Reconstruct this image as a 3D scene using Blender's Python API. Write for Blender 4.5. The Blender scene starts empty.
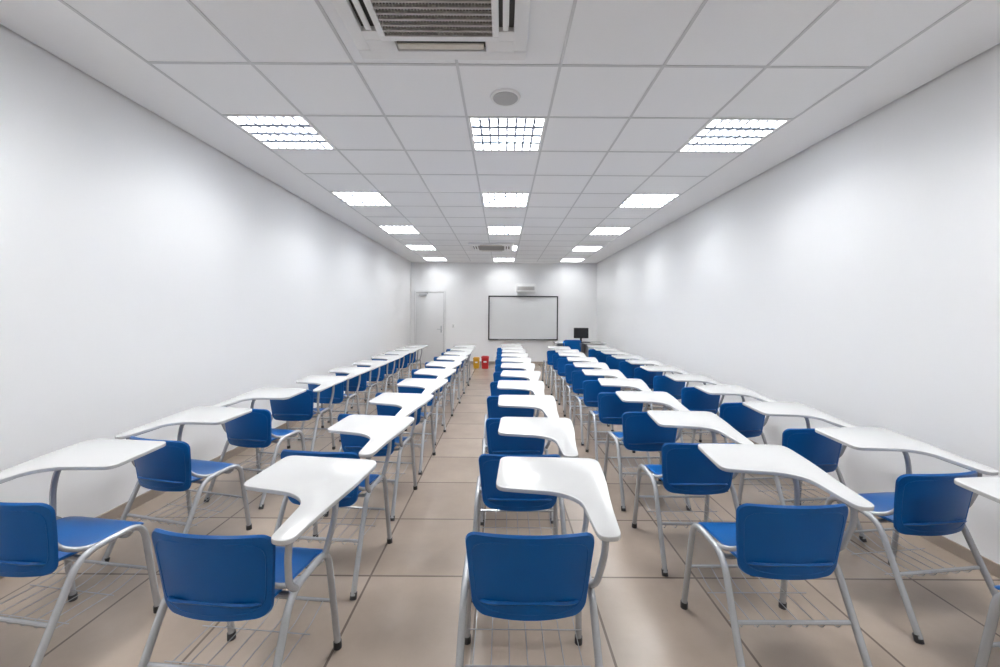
import bpy, bmesh, math, random
from mathutils import Vector, Matrix
random.seed(7)
scene = bpy.context.scene
col = scene.collection

# ---------------------------------------------------------------- constants
F_PX = 388.0
CAM_H = 1.45
CEIL = CAM_H + 1.54
XL, XR = -2.72, 2.79
YB, YF = -2.6, 11.5          # wall behind the camera / whiteboard wall

# ---------------------------------------------------------------- materials
def new_mat(name):
    m = bpy.data.materials.new(name)
    m.use_nodes = True
    nt = m.node_tree
    b = nt.nodes['Principled BSDF']
    return m, nt, b

def simple(name, rgb, rough=0.5, metal=0.0, noise=0.0, nscale=40, bump=0.0, coat=0.0, spec=0.5):
    m, nt, b = new_mat(name)
    b.inputs['Roughness'].default_value = rough
    b.inputs['Metallic'].default_value = metal
    b.inputs['Specular IOR Level'].default_value = spec
    b.inputs['Coat Weight'].default_value = coat
    tc = nt.nodes.new('ShaderNodeTexCoord')
    n = nt.nodes.new('ShaderNodeTexNoise')
    n.inputs['Scale'].default_value = nscale
    n.inputs['Detail'].default_value = 4
    nt.links.new(tc.outputs['Object'], n.inputs['Vector'])
    r = nt.nodes.new('ShaderNodeMapRange')
    r.inputs['To Min'].default_value = 1 - noise
    r.inputs['To Max'].default_value = 1 + noise
    nt.links.new(n.outputs['Fac'], r.inputs['Value'])
    mix = nt.nodes.new('ShaderNodeVectorMath'); mix.operation = 'SCALE'
    mix.inputs[0].default_value = rgb
    nt.links.new(r.outputs[0], mix.inputs['Scale'])
    nt.links.new(mix.outputs[0], b.inputs['Base Color'])
    if bump > 0:
        bp = nt.nodes.new('ShaderNodeBump')
        bp.inputs['Strength'].default_value = bump
        bp.inputs['Distance'].default_value = 0.002
        nt.links.new(n.outputs['Fac'], bp.inputs['Height'])
        nt.links.new(bp.outputs[0], b.inputs['Normal'])
    return m

M_WALL = simple('wall_paint', (0.915, 0.915, 0.915), 0.85, noise=0.006, nscale=60, bump=0.1, spec=0.08)
M_CEIL = simple('ceiling_tile', (0.90, 0.905, 0.91), 0.9, noise=0.02, nscale=150, bump=0.3, spec=0.1)
M_GYPS = simple('ceiling_gypsum', (0.91, 0.91, 0.912), 0.85, noise=0.01, spec=0.1)
M_TBAR = simple('ceiling_t_bar', (0.64, 0.645, 0.65), 0.5, noise=0.01)
M_SPK = simple('speaker_mesh', (0.45, 0.45, 0.45), 0.6, noise=0.1, nscale=400)
M_GAP = simple('shadow_gap', (0.25, 0.25, 0.26), 0.9)
M_BLUE = simple('blue_plastic', (0.0, 0.088, 0.31), 0.36, noise=0.03, nscale=300, bump=0.1, spec=0.27)
M_TUBE = simple('grey_painted_steel', (0.46, 0.47, 0.485), 0.26, metal=0.3, noise=0.02)
M_TAB = simple('white_laminate', (0.57, 0.57, 0.565), 0.2, noise=0.01)
M_TABE = simple('tablet_edge', (0.5, 0.5, 0.5), 0.4, noise=0.01)
M_RUB = simple('dark_rubber', (0.03, 0.03, 0.032), 0.6)
M_BLACK = simple('black_plastic', (0.012, 0.012, 0.014), 0.35)
M_DARK = simple('dark_grille', (0.06, 0.055, 0.05), 0.6)
M_GRIL = simple('grille_slats', (0.42, 0.40, 0.37), 0.5)
M_WPLAST = simple('white_plastic', (0.82, 0.82, 0.81), 0.35, noise=0.01)
M_FLAP = simple('cream_flap', (0.66, 0.62, 0.54), 0.45)
M_DOOR = simple('door_paint', (0.80, 0.80, 0.80), 0.4, noise=0.01)
M_ALU = simple('aluminium', (0.55, 0.56, 0.58), 0.3, metal=0.9)
M_LOUV = simple('louvre_aluminium', (0.80, 0.82, 0.85), 0.35)
M_LEDGE = simple('louvre_edge_shade', (0.11, 0.14, 0.21), 0.4)  # shade on the down-facing louvre edges, put into the colour as dark blue-grey
M_WB = simple('whiteboard_surface', (0.76, 0.77, 0.77), 0.15)
M_RED = simple('red_plastic', (0.50, 0.015, 0.015), 0.4)
M_YEL = simple('yellow_plastic', (0.65, 0.34, 0.015), 0.4)
M_BASE = simple('baseboard_tile', (0.36, 0.30, 0.25), 0.4, noise=0.08, nscale=12)

def floor_material():
    m, nt, b = new_mat('porcelain_floor_tiles')
    L = nt.links.new
    tc = nt.nodes.new('ShaderNodeTexCoord')
    mp = nt.nodes.new('ShaderNodeMapping')
    mp.inputs['Location'].default_value = (0.12, 0.25, 0)
    L(tc.outputs['Object'], mp.inputs['Vector'])
    br = nt.nodes.new('ShaderNodeTexBrick')
    br.offset = 0.0; br.squash = 1.0
    br.inputs['Scale'].default_value = 1.0
    br.inputs['Brick Width'].default_value = 0.6
    br.inputs['Row Height'].default_value = 0.6
    br.inputs['Mortar Size'].default_value = 0.006
    br.inputs['Mortar Smooth'].default_value = 0.1
    br.inputs['Bias'].default_value = 0.0
    br.inputs['Color1'].default_value = (0.350, 0.282, 0.230, 1)
    br.inputs['Color2'].default_value = (0.315, 0.252, 0.204, 1)
    br.inputs['Mortar'].default_value = (0.15, 0.118, 0.095, 1)
    L(mp.outputs[0], br.inputs['Vector'])
    n = nt.nodes.new('ShaderNodeTexNoise')
    n.inputs['Scale'].default_value = 3.0
    n.inputs['Detail'].default_value = 8
    n.inputs['Roughness'].default_value = 0.65
    L(tc.outputs['Object'], n.inputs['Vector'])
    r = nt.nodes.new('ShaderNodeMapRange')
    r.inputs['To Min'].default_value = 0.80
    r.inputs['To Max'].default_value = 1.20
    L(n.outputs['Fac'], r.inputs['Value'])
    s = nt.nodes.new('ShaderNodeVectorMath'); s.operation = 'SCALE'
    L(br.outputs['Color'], s.inputs[0]); L(r.outputs[0], s.inputs['Scale'])
    L(s.outputs[0], b.inputs['Base Color'])
    b.inputs['Roughness'].default_value = 0.25
    b.inputs['Specular IOR Level'].default_value = 0.45
    bp = nt.nodes.new('ShaderNodeBump'); bp.inputs['Strength'].default_value = 0.3
    bp.inputs['Distance'].default_value = 0.002; bp.invert = True
    L(br.outputs['Fac'], bp.inputs['Height']); L(bp.outputs[0], b.inputs['Normal'])
    return m
M_FLOOR = floor_material()

# ---------------------------------------------------------------- mesh builder
class MB:
    def __init__(self):
        self.v = []; self.f = []; self.mi = []; self.mats = []
    def mat(self, m):
        if m not in self.mats: self.mats.append(m)
        return self.mats.index(m)
    def add(self, verts, faces, m):
        o = len(self.v); k = self.mat(m)
        self.v += [tuple(p) for p in verts]
        for f in faces:
            self.f.append([i + o for i in f]); self.mi.append(k)
    def box(self, x0, x1, y0, y1, z0, z1, m, bev=0.0):
        bm = bmesh.new()
        r = bmesh.ops.create_cube(bm, size=1)
        for v in bm.verts:
            v.co = Vector(((x0+x1)/2 + v.co.x*(x1-x0), (y0+y1)/2 + v.co.y*(y1-y0), (z0+z1)/2 + v.co.z*(z1-z0)))
        if bev > 0:
            bmesh.ops.bevel(bm, geom=bm.edges[:], offset=bev, segments=2, profile=0.5, affect='EDGES')
        self.from_bm(bm, m)
    def from_bm(self, bm, m, M=None):
        bm.verts.index_update()
        vs = [(M @ v.co) if M else v.co.copy() for v in bm.verts]
        fs = [[v.index for v in f.verts] for f in bm.faces]
        self.add(vs, fs, m); bm.free()
    def cyl(self, p0, p1, r0, r1, m, n=16):
        self.tube([p0, p1], r0, m, n=n, r_end=r1)
    def tube(self, pts, r, m, n=10, bend=0.0, r_end=None, seg=5, caps=True):
        pts = [Vector(p) for p in pts]
        if bend > 0 and len(pts) > 2:
            out = [pts[0]]
            for i in range(1, len(pts)-1):
                a, c, b = pts[i-1], pts[i], pts[i+1]
                bd = min(bend, (a-c).length*0.48, (b-c).length*0.48)
                p0 = c + (a-c).normalized()*bd; p1 = c + (b-c).normalized()*bd
                for k in range(seg+1):
                    t = k/seg
                    out.append(p0*(1-t)**2 + c*2*t*(1-t) + p1*t*t)
            out.append(pts[-1]); pts = out
        t0 = (pts[1]-pts[0]).normalized()
        up = Vector((0, 0, 1)) if abs(t0.z) < 0.9 else Vector((1, 0, 0))
        u = t0.cross(up).normalized()
        verts = []; faces = []
        N = len(pts)
        for i, p in enumerate(pts):
            if i == 0: t = t0
            elif i == N-1: t = (pts[-1]-pts[-2]).normalized()
            else: t = ((pts[i+1]-p).normalized() + (p-pts[i-1]).normalized()).normalized()
            u = (u - t*u.dot(t)).normalized(); w = t.cross(u)
            rr = r if r_end is None else r + (r_end-r)*i/(N-1)
            for k in range(n):
                a = 2*math.pi*k/n
                verts.append(p + u*math.cos(a)*rr + w*math.sin(a)*rr)
        for i in range(N-1):
            for k in range(n):
                k2 = (k+1) % n
                faces.append([i*n+k, i*n+k2, (i+1)*n+k2, (i+1)*n+k])
        if caps:
            faces.append(list(range(n))[::-1]); faces.append([(N-1)*n+k for k in range(n)])
        self.add(verts, faces, m)
    def shell(self, grid_fn, nu, nv, th_fn, m):
        top = []; bot = []
        for j in range(nv+1):
            for i in range(nu+1):
                p, nrm = grid_fn(i/nu, j/nv)
                top.append(p + nrm*th_fn/2); bot.append(p - nrm*th_fn/2)
        W = nu+1; K = len(top)
        fs = []
        for j in range(nv):
            for i in range(nu):
                a = j*W+i
                fs.append([a, a+1, a+W+1, a+W]); fs.append([K+a, K+a+W, K+a+W+1, K+a+1])
        ring = [i for i in range(W)] + [j*W+nu for j in range(1, nv+1)] + \
               [nv*W+i for i in range(nu-1, -1, -1)] + [j*W for j in range(nv-1, 0, -1)]
        c = sum(top, Vector())/K
        mids = []
        for r_ in ring:
            mid = (top[r_]+bot[r_])/2
            nn = (top[r_]-bot[r_]).normalized()
            d = mid-c; d = d - nn*d.dot(nn); d.normalize()
            mids.append(mid + d*th_fn*0.45)
        verts = top+bot+mids
        n = len(ring)
        for q in range(n):
            q2 = (q+1) % n
            fs.append([ring[q], 2*K+q, 2*K+q2, ring[q2]][::-1])
            fs.append([2*K+q, K+ring[q], K+ring[q2], 2*K+q2][::-1])
        self.add(verts, fs, m)
    def mesh(self, name, smooth=40):
        me = bpy.data.meshes.new(name)
        me.from_pydata(self.v, [], self.f)
        for m in self.mats: me.materials.append(m)
        me.polygons.foreach_set('material_index', self.mi)
        me.update()
        bm = bmesh.new(); bm.from_mesh(me)
        bmesh.ops.recalc_face_normals(bm, faces=bm.faces[:])
        bm.to_mesh(me); bm.free()
        if smooth:
            me.polygons.foreach_set('use_smooth', [True]*len(me.polygons))
            me.set_sharp_from_angle(angle=math.radians(smooth))
        return me
    def obj(self, name, loc=(0, 0, 0), smooth=40):
        o = bpy.data.objects.new(name, self.mesh(name, smooth))
        o.location = loc; col.objects.link(o)
        return o

def round_poly(pts, seg=6):
    """pts: (x, y, radius)"""
    out = []; n = len(pts)
    for i in range(n):
        a = Vector(pts[i-1][:2]); c = Vector(pts[i][:2]); b = Vector(pts[(i+1) % n][:2]); r = pts[i][2]
        if r <= 0: out.append(c); continue
        d = min(r, (a-c).length*0.49, (b-c).length*0.49)
        p0 = c + (a-c).normalized()*d; p1 = c + (b-c).normalized()*d
        for k in range(seg+1):
            t = k/seg
            out.append(p0*(1-t)**2 + c*2*t*(1-t) + p1*t*t)
    return out

def plate_bm(outline, z0, z1, bev):
    bm = bmesh.new()
    vs = [bm.verts.new((p.x, p.y, z0)) for p in outline]
    f = bm.faces.new(vs)
    r = bmesh.ops.extrude_face_region(bm, geom=[f])
    nv = [g for g in r['geom'] if isinstance(g, bmesh.types.BMVert)]
    for v in nv: v.co.z = z1
    bm.normal_update()
    es = [e for e in bm.edges if abs(e.verts[0].co.z-e.verts[1].co.z) < 1e-6]
    bmesh.ops.bevel(bm, geom=es, offset=bev, segments=3, profile=0.5, affect='EDGES')
    return bm

# ---------------------------------------------------------------- tablet arm chair
def chair_mesh(mirror):
    b = MB()
    HW = 0.232
    R = 0.0135
    for s in (-1, 1):
        b.tube([(s*(HW+0.015), 0.435, 0.018), (s*HW, 0.375, 0.465), (s*HW, 0.13, 0.455), (s*(HW+0.015), -0.06, 0.018)],
               R, M_TUBE, n=12, bend=0.075, seg=7)
        for y in (0.435, -0.06):
            b.tube([(s*(HW+0.015), y, 0.0), (s*(HW+0.0145), y-0.002 if y > 0 else y+0.01, 0.030)], 0.0170, M_RUB, n=12)
        # backrest carriers
        b.tube([(s*(HW-0.002), 0.22, 0.455), (s*(HW-0.025), 0.15, 0.462), (s*0.178, 0.092, 0.50), (s*0.165, 0.058, 0.62)],
               0.010, M_TUBE, n=10, bend=0.05)
    # cross bars
    for y, z in ((0.33, 0.418), (0.17, 0.418)):
        b.tube([(-HW, y, z+0.03), (-HW+0.03, y, z), (HW-0.03, y, z), (HW, y, z+0.03)], 0.010, M_TUBE, n=8, bend=0.02)
    yr, yf = 0.043, 0.405
    b.tube([(-HW-0.008, yr, 0.235), (HW+0.008, yr, 0.235)], 0.0085, M_TUBE, n=8)
    b.tube([(-HW-0.008, yf, 0.225), (HW+0.008, yf, 0.225)], 0.007, M_TUBE, n=8)
    # wire book rack
    for i in range(7):
        x = -0.198 + 0.066*i
        b.tube([(x, yr, 0.235), (x, yr+0.02, 0.195), (x, yf-0.10, 0.195), (x, yf, 0.225)], 0.002, M_TUBE, n=6, bend=0.02, seg=3)
    for y in (0.10, 0.26):
        b.tube([(-0.225, y, 0.198), (0.225, y, 0.198)], 0.002, M_TUBE, n=6)
    # seat shell
    def seat(u, v):
        y = 0.03 + 0.405*v; L = 0.405; d = min(v, 1-v)*L; r = 0.07
        w = 0.178 + 0.025*v
        if d < r: w -= r - math.sqrt(max(0, r*r-(r-d)**2))
        s = 2*u-1; x = w*s
        z = 0.452 - 0.016*(1-s*s)*math.sin(math.pi*min(1, v*1.15)) - 0.035*max(0, (v-0.75)/0.25)**2 + 0.02*max(0, (0.2-v)/0.2)**2
        return Vector((x, y, z)), Vector((0, 0, 1))
    def warp(fn):
        def g(u, v):
            vv = 0.5 - 0.5*math.cos(math.pi*v)
            return fn(u, vv)
        return g
    b.shell(warp(seat), 14, 22, 0.013, M_BLUE)
    # backrest shell
    def back(u, v):
        H = 0.300; d = min(v, 1-v)*H; r = 0.045
        w = 0.192 + 0.030*v
        if d < r: w -= r - math.sqrt(max(0, r*r-(r-d)**2))
        s = 2*u-1; x = w*s
        y = 0.010 + 0.035*(1-v) + 0.045*(x/0.21)**2 - 0.012*v*v
        z = 0.409 + H*v + 0.006*(1-s*s)*(1 if v > 0.5 else 0)*max(0, (v-0.5)*2)
        n = Vector((-2*0.045*x/(0.21**2), 1, 0.12)).normalized()
        return Vector((x, y, z)), n
    b.shell(warp(back), 18, 22, 0.016, M_BLUE)
    # thin raised border on the rear of the backrest
    pts = []
    for q in range(48):
        a = 2*math.pi*q/48
        cu, sv = math.cos(a), math.sin(a)
        su = math.copysign(abs(cu)**0.35, cu); sw = math.copysign(abs(sv)**0.35, sv)
        p, n = back(0.5+0.46*su, 0.5+0.43*sw)
        pts.append(p - n*0.0075)
    pts.append(pts[0])
    b.tube(pts, 0.0025, M_BLUE, n=6, caps=False)
    # tablet (arm on the right)
    T = [(0.228, 0.010, 0.035), (0.306, 0.010, 0.035), (0.322, 0.20, 0.2), (0.355, 0.40, 0.2), (0.365, 0.600, 0.06), (-0.105, 0.615, 0.045),
         (-0.125, 0.325, 0.045), (0.13, 0.290, 0.08), (0.213, 0.235, 0.08)]
    out = round_poly(T, 7)
    bm = plate_bm(out, -0.009, 0.009, 0.003)
    ang = math.atan2(0.050, 0.62)
    Mx = Matrix.Translation((0, 0.0, 0.702)) @ Matrix.Rotation(ang, 4, 'X')
    b.from_bm(bm, M_TAB, Mx)
    tz = lambda y: 0.702 + y*math.tan(ang) - 0.018
    # tablet supports
    b.tube([(HW+0.004, 0.15, 0.455), (HW+0.012, 0.10, 0.50), (HW+0.03, 0.065, 0.62), (HW+0.034, 0.07, tz(0.07)), ],
           0.012, M_TUBE, n=10, bend=0.05)
    b.tube([(HW+0.002, 0.345, 0.45), (HW+0.035, 0.365, 0.60), (HW+0.03, 0.39, tz(0.39)-0.002), (0.15, 0.53, tz(0.53))],
           0.012, M_TUBE, n=10, bend=0.06)
    b.tube([(HW+0.034, 0.07, tz(0.07)), (HW+0.03, 0.30, tz(0.30)), (HW+0.02, 0.55, tz(0.55))], 0.008, M_TUBE, n=8)
    if mirror:
        b.v = [(-x, y, z) for x, y, z in b.v]
    return b.mesh('tablet_arm_chair_left' if mirror else 'tablet_arm_chair_right')

ME_R = chair_mesh(False)
ME_L = chair_mesh(True)
def put_chair(x, y, rot, left=False):
    o = bpy.data.objects.new('tablet_arm_chair', ME_L if left else ME_R)
    o.location = (x, y, 0); o.rotation_euler = (0, 0, math.radians(rot))
    col.objects.link(o)

columns = [  # x, first y, pitch, count, how many left-handed, rotation
    (-2.01, 1.49, 0.748, 10, 3, -7),
    (-0.99, 1.275, 0.778, 10, 0, -5.0),
    (0.10, 1.285, 0.74, 11, 0, 0),
    (1.165, 1.50, 0.73, 10, 0, 0.5),
    (2.11, 1.08, 0.742, 11, 0, 7),
]
overrides = {(0, 0): (0.04, 0, -1), (0, 1): (-0.02, 0, -6), (0, 2): (0.0, 0, -5), (0, 3): (-0.05, 0, 5)}
for ci, (cx, y0, p, n, nl, rot) in enumerate(columns):
    for k in range(n):
        jx = random.uniform(-0.02, 0.02) if k > 1 else 0
        jy = random.uniform(-0.025, 0.025) if k > 1 else 0
        jr = random.uniform(-3, 3) if k > 1 else 0
        if ci == 0 and k >= nl: jx -= 0.04; jr += 5
        if (ci, k) in overrides:
            a = overrides[(ci, k)]
            jx, jy, jr = a
        put_chair(cx + jx, y0 + p*k + jy, rot + jr, k < nl)

# ---------------------------------------------------------------- room shell
def room_box(name, *a, mat=None):
    b = MB(); b.box(*a, mat); return b.obj(name, smooth=0)
T = 0.15
room_box('floor', XL-T, XR+T, YB-T, YF+T, -0.1, 0.0, mat=M_FLOOR)
room_box('wall_left', XL-T, XL, YB-T, YF+T, 0, CEIL+0.15, mat=M_WALL)
room_box('wall_right', XR, XR+T, YB-T, YF+T, 0, CEIL+0.15, mat=M_WALL)
room_box('wall_front', XL, XR, YF, YF+T, 0, CEIL+0.15, mat=M_WALL)
room_box('wall_rear', XL, XR, YB-T, YB, 0, CEIL+0.15, mat=M_WALL)
BH = 0.075
DX0, DX1 = -2.56, -1.74
room_box('baseboard_left', XL, XL+0.012, YB, YF, 0, BH, mat=M_BASE)
room_box('baseboard_right', XR-0.012, XR, YB, YF, 0, BH, mat=M_BASE)
room_box('baseboard_front', DX1+0.06, XR-0.012, YF-0.012, YF, 0, BH, mat=M_BASE)
room_box('baseboard_rear', XL+0.012, XR-0.012, YB, YB+0.012, 0, BH, mat=M_BASE)

# ceiling
TW = 0.625
TX = 0.635
GX = [-2.195 + TX*i for i in range(8)]
GY = [2.39 + TW*j for j in range(-7, 15)]
light_cells = set()
for j in range(len(GY)-1):
    jj = j-7
    if (jj-1) % 3 == 0:
        for i in (0, 3, 6):
            if jj < 1 and i == 3: continue
            light_cells.add((i, j))
b = MB()
g = 0.02
z0, z1 = CEIL, CEIL+0.03
b.box(XL+g, GX[0], YB+g, YF-g, z0, z1, M_GYPS)
b.box(GX[-1], XR-g, YB+g, YF-g, z0, z1, M_GYPS)
b.box(GX[0], GX[-1], GY[-1], YF-g, z0, z1, M_GYPS)
b.box(GX[0], GX[-1], YB+g, GY[0], z0, z1, M_GYPS)
tb = 0.009
for i in range(7):
    for j in range(len(GY)-1):
        if (i, j) in light_cells: continue
        b.box(GX[i]+tb*0.5, GX[i+1]-tb*0.5, GY[j]+tb*0.5, GY[j+1]-tb*0.5, z0+0.001, z0+0.018, M_CEIL)
b.box(XL, XR, YB, YF, CEIL+0.12, CEIL+0.15, M_GAP)
b.obj('ceiling', smooth=0)
# exposed t-bar suspension grid, one object
b = MB()
for x in GX:
    b.box(x-tb, x+tb, GY[0]-tb, GY[-1]+tb, z0-0.003, z0+0.001, M_TBAR)
for y in GY:
    for i in range(7):
        b.box(GX[i]+tb, GX[i+1]-tb, y-tb, y+tb, z0-0.003, z0+0.001, M_TBAR)
b.obj('trim_1', smooth=0)

# recessed luminaires
def luminaire_mesh():
    b = MB(); S = TW/2 - tb; SX = TX/2 - tb; I = S-0.016
    # flange
    for a in ((-SX, SX, -S, -I), (-SX, SX, I, S), (-SX, -I, -I, I), (I, SX, -I, I)):
        b.box(a[0], a[1], a[2], a[3], -0.002, 0.008, M_WPLAST)
    # housing
    b.box(-S, S, -S, S, 0.075, 0.080, M_WPLAST)
    for a in ((-S, S, -S, -S+0.006), (-S, S, S-0.006, S), (-S, -S+0.006, -S, S), (S-0.006, S, -S, S)):
        b.box(a[0], a[1], a[2], a[3], 0.0, 0.08, M_WPLAST)
    # louvre: 4 bands with ridge profiles + cross blades
    for k in range(1, 4):
        y = -I + 2*I*k/4
        w = 0.021
        b.add([(-I, y-w, 0.002), (-I, y+w, 0.002), (-I, y, 0.035), (I, y-w, 0.002), (I, y+w, 0.002), (I, y, 0.035)],
              [(1, 4, 5, 2), (2, 5, 3, 0), (0, 1, 2), (3, 5, 4)], M_LOUV)
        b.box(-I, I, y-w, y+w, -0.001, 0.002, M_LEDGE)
    n = 8
    for k in range(1, n):
        x = -I + 2*I*k/n
        b.box(x-0.0045, x+0.0045, -I, I, 0.004, 0.030, M_LOUV)
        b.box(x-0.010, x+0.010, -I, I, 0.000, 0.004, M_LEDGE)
    return b.mesh('recessed_ceiling_light', 0)
ME_LUM = luminaire_mesh()
for (i, j) in sorted(light_cells):
    cx, cy = GX[i]+TX/2, GY[j]+TW/2
    o = bpy.data.objects.new('recessed_ceiling_light', ME_LUM)
    o.location = (cx, cy, CEIL); col.objects.link(o)
    ld = bpy.data.lights.new('fluorescent_panel', 'AREA')
    ld.shape = 'SQUARE'; ld.size = 0.55
    if cy > 10: ld.energy = 14
    elif i == 3: ld.energy = 60
    elif cy < 2: ld.energy = 35
    elif cy < 4: ld.energy = 25
    else: ld.energy = 22
    ld.color = (0.975, 0.99, 1.0)
    lo = bpy.data.objects.new('fluorescent_panel', ld)
    lo.parent = o; lo.location = (0, 0, 0.068); col.objects.link(lo)

# cassette air conditioners
def ac_mesh():
    b = MB(); H = 0.48; z = -0.035; G = 0.29
    def ring(r0, r1, za, zb, m, bev=0.0):
        for a in ((-r1, r1, -r1, -r0), (-r1, r1, r0, r1), (-r1, -r0, -r0, r0), (r0, r1, -r0, r0)):
            b.box(a[0], a[1], a[2], a[3], za, zb, m, bev)
    ring(H-0.075, H, z, 0, M_WPLAST, 0.006)
    ring(G, G+0.035, z, 0, M_WPLAST, 0.003)
    b.box(-H+0.01, H-0.01, -H+0.01, H-0.01, -0.008, 0.0, M_DARK)
    c0, c1 = 0.24, H-0.07
    for sx in (-1, 1):
        for sy in (-1, 1):
            x0, x1 = sorted((sx*0.25, sx*c1)); y0, y1 = sorted((sy*(G+0.03), sy*c1))
            b.box(x0, x1, y0, y1, z, 0, M_WPLAST, 0.003)
            y0, y1 = sorted((sy*0.25, sy*(G+0.03)))
            x0, x1 = sorted((sx*(G+0.03), sx*c1))
            b.box(x0, x1, y0, y1, z, 0, M_WPLAST, 0.003)
    fm = G+0.072
    b.box(-0.24, 0.24, fm-0.022, fm+0.020, z-0.006, z+0.004, M_FLAP, 0.003)
    b.box(-0.24, 0.24, -fm-0.020, -fm+0.022, z-0.006, z+0.004, M_FLAP, 0.003)
    b.box(fm-0.016, fm+0.016, -0.24, 0.24, z-0.004, z+0.004, M_WPLAST, 0.003)
    b.box(-fm-0.016, -fm+0.016, -0.24, 0.24, z-0.004, z+0.004, M_WPLAST, 0.003)
    n = 15
    for k in range(n+1):
        y = -G + 2*G*k/n
        b.box(-G, G, y-0.006, y+0.006, z+0.002, z+0.018, M_GRIL)
    for k in range(1, 36):
        x = -G + 2*G*k/36
        b.box(x-0.0018, x+0.0018, -G, G, z+0.006, z+0.014, M_GRIL)
    return b.mesh('cassette_air_conditioner', 30)
ME_AC = ac_mesh()
for x, y in ((-0.355, 1.81), (-0.26, 8.75)):
    o = bpy.data.objects.new('cassette_air_conditioner', ME_AC)
    o.location = (x, y, CEIL-0.003); col.objects.link(o)

# ceiling speaker
b = MB()
b.cyl((0, 0, 0), (0, 0, -0.012), 0.108, 0.103, M_WPLAST, n=40)
b.cyl((0, 0, -0.012), (0, 0, -0.016), 0.088, 0.084, M_SPK, n=40)
b.obj('ceiling_speaker', (0.01, 2.74, CEIL))

# ---------------------------------------------------------------- front wall objects
WY = YF - 0.004
b = MB()
x0, x1, za, zb = -0.42, 1.64, 0.71, 2.02
b.box(x0+0.02, x1-0.02, -0.02, 0.0, za+0.02, zb-0.02, M_WB)
fr = M_BLACK
for a in ((x0, x1, za, za+0.035), (x0, x1, zb-0.035, zb), (x0, x0+0.035, za, zb), (x1-0.035, x1, za, zb)):
    b.box(a[0], a[1], -0.032, 0.0, a[2], a[3], fr, 0.003)
b.box(x0+0.3, x1-0.3, -0.09, -0.03, za-0.005, za+0.012, M_ALU, 0.003)
b.obj('whiteboard', (0, WY, 0))

# wall mounted projector above the board
b = MB()
b.box(-0.29, 0.29, -0.16, -0.02, -0.13, 0.11, M_WPLAST, 0.02)
b.box(-0.25, 0.25, -0.164, -0.155, -0.07, 0.04, M_SPK, 0.003)
for k in range(6):
    b.box(-0.2, 0.2, -0.167, -0.160, -0.060+0.015*k, -0.053+0.015*k, M_GRIL)
b.box(-0.12, 0.12, -0.03, 0.0, -0.07, 0.07, M_ALU)
b.obj('wall_projector', (0.68, WY, 2.25))

# door
b = MB()
w = 0.055; DH = 2.10
b.box(DX0-w, DX0, -0.03, 0.0, 0, DH+w, M_DOOR, 0.004)
b.box(DX1, DX1+w, -0.03, 0.0, 0, DH+w, M_DOOR, 0.004)
b.box(DX0, DX1, -0.03, 0.0, DH, DH+w, M_DOOR, 0.004)
b.box(DX0+0.004, DX1-0.004, -0.016, 0.0, 0.006, DH-0.004, M_DOOR, 0.002)
b.box(DX0-0.001, DX0+0.006, -0.018, 0.0, 0.006, DH, M_GAP)
b.box(DX1-0.006, DX1+0.001, -0.018, 0.0, 0.006, DH, M_GAP)
b.box(DX0, DX1, -0.018, 0.0, DH-0.008, DH+0.001, M_GAP)
b.tube([(DX1-0.07, -0.016, 1.02), (DX1-0.07, -0.065, 1.02), (DX1-0.19, -0.065, 1.02)], 0.011, M_ALU, bend=0.015)
b.box(DX1-0.09, DX1-0.05, -0.022, -0.014, 0.92, 1.12, M_ALU, 0.002)
b.box(DX0+0.10, DX0+0.32, -0.065, -0.016, DH-0.10, DH-0.035, M_ALU, 0.004)
b.tube([(DX0+0.2, -0.06, DH-0.05), (DX0+0.38, -0.17, DH-0.03), (DX0+0.42, -0.03, DH+0.02)], 0.008, M_ALU)
b.obj('door_1', (0, WY, 0))

# light switch
b = MB(); b.box(-0.04, 0.04, -0.012, 0, -0.06, 0.06, M_WPLAST, 0.003); b.box(-0.015, 0.015, -0.017, -0.01, -0.03, 0.03, M_TBAR, 0.002)
b.obj('light_switch', (-1.45, WY, 1.12))

# bins
def bin_obj(name, m, x, y, s, h):
    b = MB()
    bm = bmesh.new(); bmesh.ops.create_cube(bm, size=1)
    for v in bm.verts:
        k = 0.5 if v.co.z > 0 else 0.42
        v.co = Vector((math.copysign(k*s, v.co.x), math.copysign(k*s, v.co.y), h*(v.co.z+0.5)*0.9))
    bmesh.ops.bevel(bm, geom=bm.edges[:], offset=0.012, segments=2, affect='EDGES')
    b.from_bm(bm, m)
    b.box(-s*0.54, s*0.54, -s*0.54, s*0.54, h*0.88, h*0.95, m, 0.008)
    b.box(-s*0.4, s*0.4, -s*0.4, s*0.4, h*0.94, h, m, 0.01)
    b.box(-s*0.2, s*0.2, -s*0.475, -s*0.455, h*0.5, h*0.72, M_WPLAST)
    b.obj(name, (x, y, 0))
bin_obj('yellow_waste_bin', M_YEL, -0.70, 10.55, 0.17, 0.30)
bin_obj('red_waste_bin', M_RED, -0.46, 10.5, 0.20, 0.34)

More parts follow.
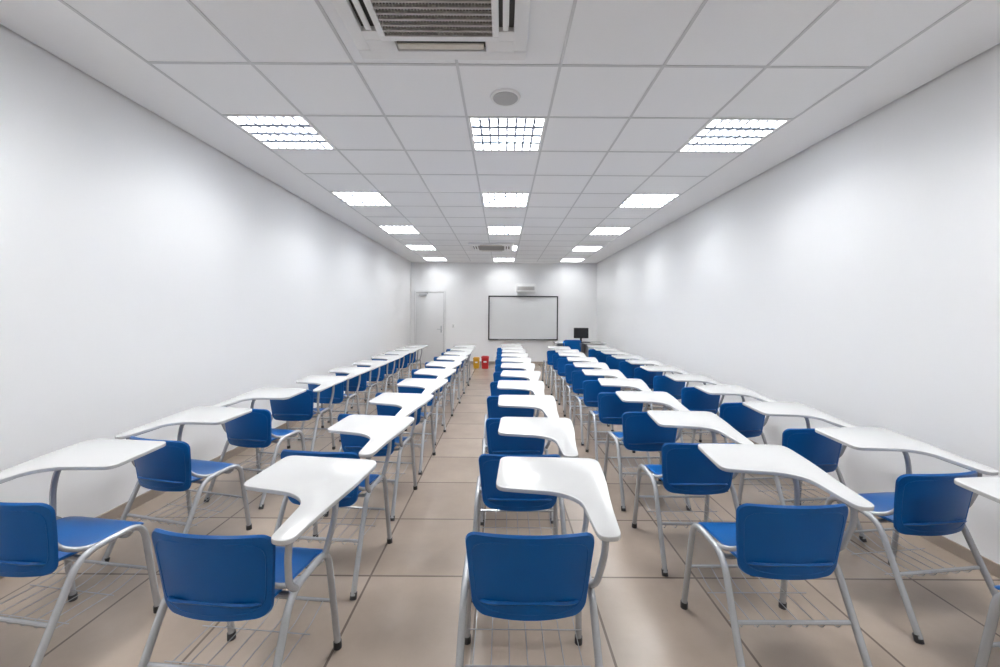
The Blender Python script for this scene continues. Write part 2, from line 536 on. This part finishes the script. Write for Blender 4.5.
# teacher desk
b = MB()
dx0, dx1, dy0, dy1 = 1.35, 2.62, 9.75, 10.4
b.box(dx0, dx1, dy0, dy1, 0.735, 0.76, M_TAB, 0.004)
b.box(dx0+0.03, dx0+0.06, dy0+0.04, dy1-0.04, 0, 0.735, M_TABE)
b.box(dx1-0.45, dx1-0.03, dy0+0.04, dy1-0.04, 0.05, 0.735, M_TAB, 0.004)
for k in range(3):
    b.box(dx1-0.43, dx1-0.05, dy0+0.028, dy0+0.042, 0.08+0.22*k, 0.28+0.22*k, M_TABE, 0.003)
    b.box(dx1-0.30, dx1-0.18, dy0+0.012, dy0+0.030, 0.20+0.22*k, 0.215+0.22*k, M_ALU, 0.002)
for px in (dx1-0.42, dx1-0.08):
    for py in (dy0+0.07, dy1-0.07):
        b.cyl((px, py, 0), (px, py, 0.055), 0.018, 0.018, M_BLACK)
b.box(dx0+0.06, dx1-0.45, dy1-0.09, dy1-0.07, 0.25, 0.735, M_TAB)
b.obj('teacher_desk')

# monitor on the desk
b = MB()
b.box(-0.19, 0.19, -0.015, 0.02, 0.10, 0.37, M_BLACK, 0.006)
b.box(-0.175, 0.175, -0.017, -0.013, 0.115, 0.355, M_BLACK)
b.box(-0.025, 0.025, 0.015, 0.035, 0.01, 0.2, M_BLACK, 0.004)
b.box(-0.11, 0.11, -0.07, 0.09, 0.0, 0.014, M_BLACK, 0.005)
o = b.obj('computer_monitor', (2.05, 10.1, 0.76))
b = MB()
b.box(-0.2, 0.2, -0.07, 0.07, 0.0, 0.018, M_BLACK, 0.005)
for r_ in range(4):
    for c in range(12):
        b.box(-0.185+0.031*c, -0.16+0.031*c, -0.058+0.03*r_, -0.034+0.03*r_, 0.016, 0.023, M_DARK, 0.002)
b.obj('keyboard', (2.03, 9.88, 0.76))

# teacher's plain chair
def plain_chair():
    b = MB()
    for s in (-1, 1):
        b.tube([(s*0.21, 0.40, 0.0), (s*0.20, 0.38, 0.44), (s*0.20, 0.03, 0.44), (s*0.19, -0.03, 0.80)], 0.012, M_TUBE, bend=0.05)
        b.tube([(s*0.21, -0.05, 0.0), (s*0.20, 0.10, 0.44)], 0.012, M_TUBE)
    def warp(fn):
        return lambda u, v: fn(u, 0.5-0.5*math.cos(math.pi*v))
    def seat(u, v):
        d = min(v, 1-v)*0.42; r = 0.07; w = 0.205
        if d < r: w -= r - math.sqrt(max(0, r*r-(r-d)**2))
        s = 2*u-1
        return Vector((w*s, 0.02+0.42*v, 0.462-0.015*(1-s*s))), Vector((0, 0, 1))
    def back(u, v):
        d = min(v, 1-v)*0.3; r = 0.06; w = 0.215
        if d < r: w -= r - math.sqrt(max(0, r*r-(r-d)**2))
        s = 2*u-1
        return Vector((w*s, -0.035+0.04*(1-v)-0.02*(1-s*s), 0.56+0.3*v)), Vector((0, 1, 0.1)).normalized()
    b.shell(warp(seat), 10, 14, 0.014, M_BLUE); b.shell(warp(back), 12, 14, 0.014, M_BLUE)
    return b
plain_chair().obj('teacher_chair', (1.68, 9.35, 0))

# ---------------------------------------------------------------- world
w = bpy.data.worlds.new('World'); scene.world = w; w.use_nodes = True
w.node_tree.nodes['Background'].inputs[0].default_value = (0.8, 0.85, 0.9, 1)
w.node_tree.nodes['Background'].inputs[1].default_value = 0.3

# ---------------------------------------------------------------- camera
cd = bpy.data.cameras.new('camera'); cam = bpy.data.objects.new('camera', cd); col.objects.link(cam)
cd.sensor_width = 36; cd.lens = F_PX*36/1000
cd.clip_start = 0.05
cd.shift_y = -18.5/1000; cd.shift_x = -0.0025
cam.matrix_world = Matrix.Translation((0, 0, CAM_H)) @ Matrix.Rotation(math.radians(90), 4, 'X') @ Matrix.Rotation(math.radians(0.4), 4, 'Z')
scene.camera = cam
scene.view_settings.view_transform = 'Standard'
scene.view_settings.exposure = 0.47
